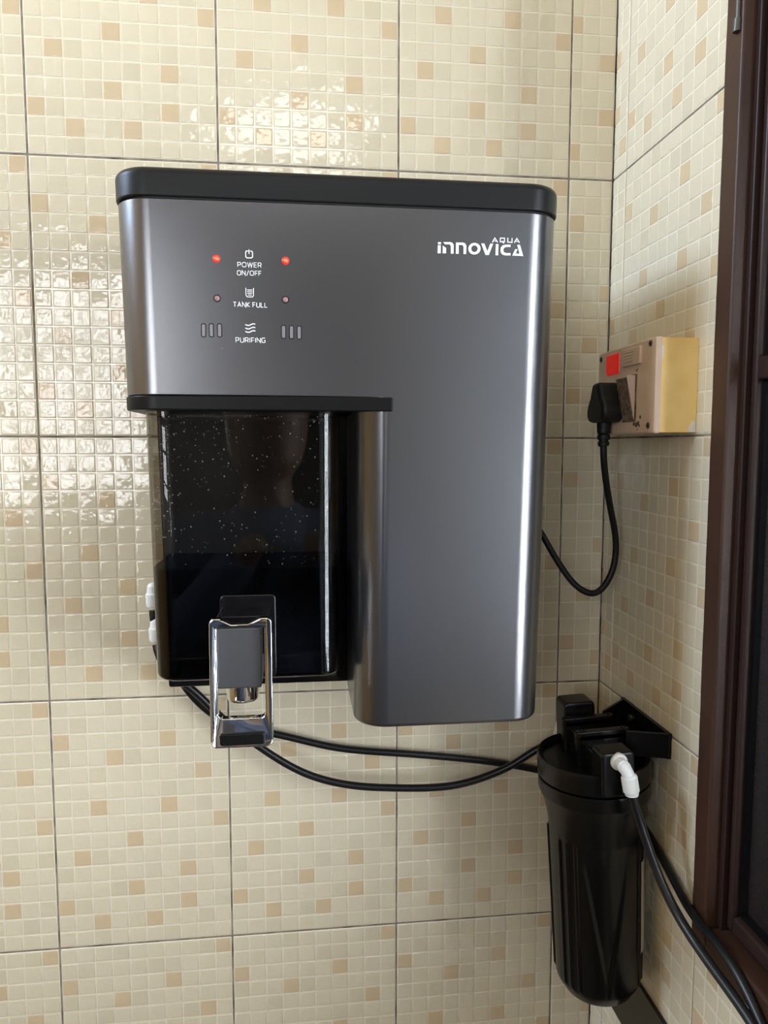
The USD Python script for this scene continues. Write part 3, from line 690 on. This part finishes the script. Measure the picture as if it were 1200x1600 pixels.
# ================================================================== SWITCH BOX
sw = thing("switch_box", "beige switched wall socket on a yellowed surface box in the corner", "wall socket")
SY0, SY1, SZ0, SZ1, SX = -0.0720, -0.2020, 0.3020, 0.3905, 0.6117
def on_plate(poly, w0, w1, b=0.001, b0=0.0, x=SX):
    """a plate drawn in (-y, z), rising from the socket's face towards the room"""
    return axes(solid(poly, w0, w1, b, b0), (0, -1, 0), (0, 0, 1), (-1, 0, 0), (x, 0, 0))
obj("back_box", bx(0.6155, XC - 0.0002, SY0 - 0.001, SY1 + 0.0008, SZ0 + 0.001, SZ1 - 0.0008), YELLOW, sw)
face = rrect(-SY0, -SY1, SZ0, SZ1, 0.002, 3)
obj("faceplate", on_plate(face, -0.0048, 0.0, 0.0016, 0.0, SX), PLATE, sw)
obj("faceplate_rim", on_plate(rrect(-SY0 - 0.0003, -SY1 + 0.0003, SZ0 - 0.0003, SZ1 + 0.0003, 0.002, 3).difference(rrect(-SY0 + 0.002, -SY1 - 0.002, SZ0 + 0.002, SZ1 - 0.002, 0.001, 3)), -0.0052, -0.0012, 0.0006, 0.0, SX), PLATE_EDGE, sw)
obj("indicator_lens", on_plate(rrect(0.0935, 0.1245, 0.3640, 0.3855, (0.006, 0.003, 0.002, 0.002), 5), -0.001, 0.0012, 0.0012), REDLENS, sw)
fz = obj("fuse_cover", on_plate(rrect(0.1345, 0.1735, 0.3690, 0.3860, 0.0015, 3), -0.001, 0.0026, 0.001), PLATE, sw)
for dz in (0.3735, 0.3765, 0.3795, 0.3825): obj("ridge", on_plate(rrect(0.1400, 0.1600, dz - 0.0006, dz + 0.0006, 0.0005, 2), 0.002, 0.0032, 0.0003), PLATE, fz)
obj("switch_well", on_plate(rrect(0.1350, 0.1650, 0.3140, 0.3600, 0.0012, 3), -0.001, 0.0006, 0.0003), GRIME, sw)
wedge = [(0.3155, 0.0004), (0.3590, 0.0004), (0.3590, 0.0086), (0.3570, 0.0090)]
rk = trimesh.creation.extrude_polygon(Polygon(wedge), 0.0250, engine="earcut")
rock = obj("rocker_switch", axes(rk, (0, 0, 1), (-1, 0, 0), (0, -1, 0), (SX, -0.1370, 0)), PLATE_EDGE, sw, smooth=False)
gp = trimesh.creation.extrude_polygon(Polygon([(0.3157, 0.00045), (0.3568, 0.00895), (0.3568, 0.00925), (0.3155, 0.0008)]), 0.0235, engine="earcut")
tag(obj("worn_face", axes(gp, (0, 0, 1), (-1, 0, 0), (0, -1, 0), (SX, -0.1372, 0)), WORN, rock, smooth=False), "worn and grimy brown face of the rocker switch")
smut = unary_union([Point(a, b_).buffer(rr, quad_segs=4) for a, b_, rr in
                    ((0.1700, 0.3125, 0.0022), (0.1660, 0.3110, 0.0026), (0.1610, 0.3118, 0.0020), (0.1740, 0.3180, 0.0018), (0.1720, 0.3100, 0.0014), (0.1690, 0.3060, 0.0009), (0.1640, 0.3630, 0.0010), (0.1660, 0.3645, 0.0008), (0.1620, 0.3640, 0.0006))])
for g in smut.geoms: obj("grime_patch", on_plate(g, -0.0002, 0.00015, 0.0, 0.0), GRIME, sw)
for a, b_ in ((0.0785, 0.3835), (0.1905, 0.3855), (0.1905, 0.3095)):
    s = obj("screw", axes(lathe([(0.0030, -0.0005), (0.0030, 0.0004), (0.0024, 0.0009)], 20), (0, -1, 0), (0, 0, 1), (-1, 0, 0), (SX, -a, b_)), SCREW, sw)
    obj("slot", on_plate(sbox(a - 0.0024, b_ - 0.0004, a + 0.0024, b_ + 0.0004), 0.0003, 0.0010, 0.0, 0.0), SEAM, s)
for pts in ([(0.6460, 0.3030), (0.6525, 0.3030), (0.6525, 0.3140), (0.6495, 0.3135), (0.6485, 0.3095), (0.6455, 0.3080)], [(0.6160, 0.3700), (0.6175, 0.3690), (0.6190, 0.3730), (0.6185, 0.3790), (0.6200, 0.3815), (0.6160, 0.3820)]):
    obj("putty_patch", axes(solid(Polygon(pts), 0, 0.0004, 0.0002, 0), (1, 0, 0), (0, 0, 1), (0, -1, 0), (0, SY1 + 0.0008, 0)), PATCH, sw)

# ================================================================== POWER CORD
pc = thing("power_cord", "black three-pin plug and looping power cord in the beige wall socket", "power cord")
def pear(k=1.0):
    c = Polygon([(0.1045, 0.352), (0.1060, 0.3545), (0.1100, 0.3555), (0.1185, 0.3555), (0.1225, 0.3545), (0.1240, 0.352), (0.1290, 0.340), (0.1345, 0.334), (0.1370, 0.327), (0.1365, 0.320), (0.1320, 0.3155), (0.1260, 0.3145), (0.1030, 0.3145), (0.0975, 0.3155), (0.0930, 0.320), (0.0925, 0.327), (0.0950, 0.334), (0.0999, 0.340)])
    return c.buffer(0.002, quad_segs=6).buffer(-0.002, quad_segs=6).simplify(0.0001)
obj("plug", on_plate(pear(), 0.0004, 0.0215, 0.0045, 0.001), CORD, pc, smooth=50)
obj("strain_relief", tube([(0.6012, -0.1145, 0.3165), (0.6012, -0.1145, 0.304), (0.6012, -0.1145, 0.3035), (0.6012, -0.1145, 0.302), (0.6012, -0.1145, 0.3015), (0.6012, -0.1145, 0.297), (0.6012, -0.1145, 0.2965), (0.6012, -0.1145, 0.295), (0.6012, -0.1145, 0.2945), (0.6012, -0.1145, 0.2905), (0.6013, -0.1145, 0.290)],
                          [0.0075, 0.0068, 0.0064, 0.0055, 0.0066, 0.0063, 0.0048, 0.0048, 0.0060, 0.0056, 0.0038], 24, raw=True), CORD, pc)
obj("cable", tube([(0.6013, -0.1145, 0.293), (0.6020, -0.1140, 0.280), (0.6085, -0.106, 0.2550), (0.6215, -0.0935, 0.2175), (0.6305, -0.0865, 0.1862), (0.6285, -0.085, 0.1544), (0.6165, -0.085, 0.1331), (0.6056, -0.085, 0.1283), (0.5915, -0.083, 0.1340), (0.5780, -0.078, 0.1492), (0.5622, -0.070, 0.1760), (0.5520, -0.062, 0.1960), (0.5250, -0.050, 0.228), (0.4860, -0.045, 0.250)], 0.0035, n=160), CORD, pc)

# ================================================================== THE PHOTOGRAPHER, standing behind the camera (the tank and the chrome mirror the blue shirt)
import manifold3d as mf
def limb(chain):
    """a limb through (point, radius) joints: hulls of spheres, bone by bone"""
    out = None
    for (p, r), (q, r2) in zip(chain[:-1], chain[1:]):
        h = mf.Manifold.batch_hull([mf.Manifold.sphere(r, 20).translate(p), mf.Manifold.sphere(r2, 20).translate(q)])
        out = h if out is None else out + h
    return out
def body(*chains):
    m = None
    for c in chains:
        b_ = limb(c); m = b_ if m is None else m + b_
    m = m.refine_to_length(0.03).to_mesh()
    t = trimesh.Trimesh(m.vert_properties[:, :3], m.tri_verts); trimesh.smoothing.filter_taubin(t, iterations=8)
    return t
QX, QY = 0.22, -1.10
who = thing("person", "person in a blue-grey shirt behind the camera, holding a phone up", "person")
pb = lambda *c: [((QX + x, QY + y, z), r) for x, y, z, r in c]
legs = [pb((-0.10, 0, -0.36, .105), (-0.10, 0.02, -0.82, .062), (-0.10, -0.03, -1.22, .042)), pb((0.10, 0, -0.36, .105), (0.10, 0.02, -0.82, .062), (0.10, -0.03, -1.22, .042))]
feet = [pb((-0.10, -0.03, -1.22, .042), (-0.11, 0.11, -1.268, .030)), pb((0.10, -0.03, -1.22, .042), (0.11, 0.11, -1.268, .030))]
torso = [pb((-0.09, 0, -0.34, .11), (0.09, 0, -0.34, .11)), pb((0, 0, -0.32, .125), (0, 0, -0.10, .120), (0, 0, 0.08, .10)), pb((-0.15, 0, 0.07, .075), (0.15, 0, 0.07, .075)), pb((-0.11, 0, -0.08, .10), (0.11, 0, -0.08, .10))]
neck = [pb((0, 0, 0.10, .09), (0, 0.01, 0.16, .055), (0, 0.02, 0.22, .052)), pb((0, 0.03, 0.29, .080), (0, 0.02, 0.35, .088), (0, 0.01, 0.36, .088))]
arms = [pb((-0.19, 0, 0.08, .055), (-0.25, 0.03, -0.18, .042), (-0.06, 0.13, 0.06, .032), (-0.02, 0.15, 0.10, .026)), pb((0.19, 0, 0.08, .055), (0.27, 0.03, -0.18, .042), (0.14, 0.13, 0.06, .032), (0.10, 0.15, 0.10, .026))]
grow = lambda cs, d: [[(p, r + d) for p, r in c] for c in cs]
fig = obj("body", body(*legs, *feet, *torso, *neck, *arms), SKIN, who, smooth=True)
obj("shirt", body(*grow(torso, 0.012), *grow([a_[:3] for a_ in arms], 0.012)), SHIRT, who, smooth=True)
obj("trousers", body(*grow(legs, 0.012), *grow(torso[:1], 0.006)), TROUSER, who, smooth=True)
obj("hair", body(pb((0, -0.012, 0.37, .094), (0, -0.005, 0.385, .085))), HAIR, who, smooth=True)
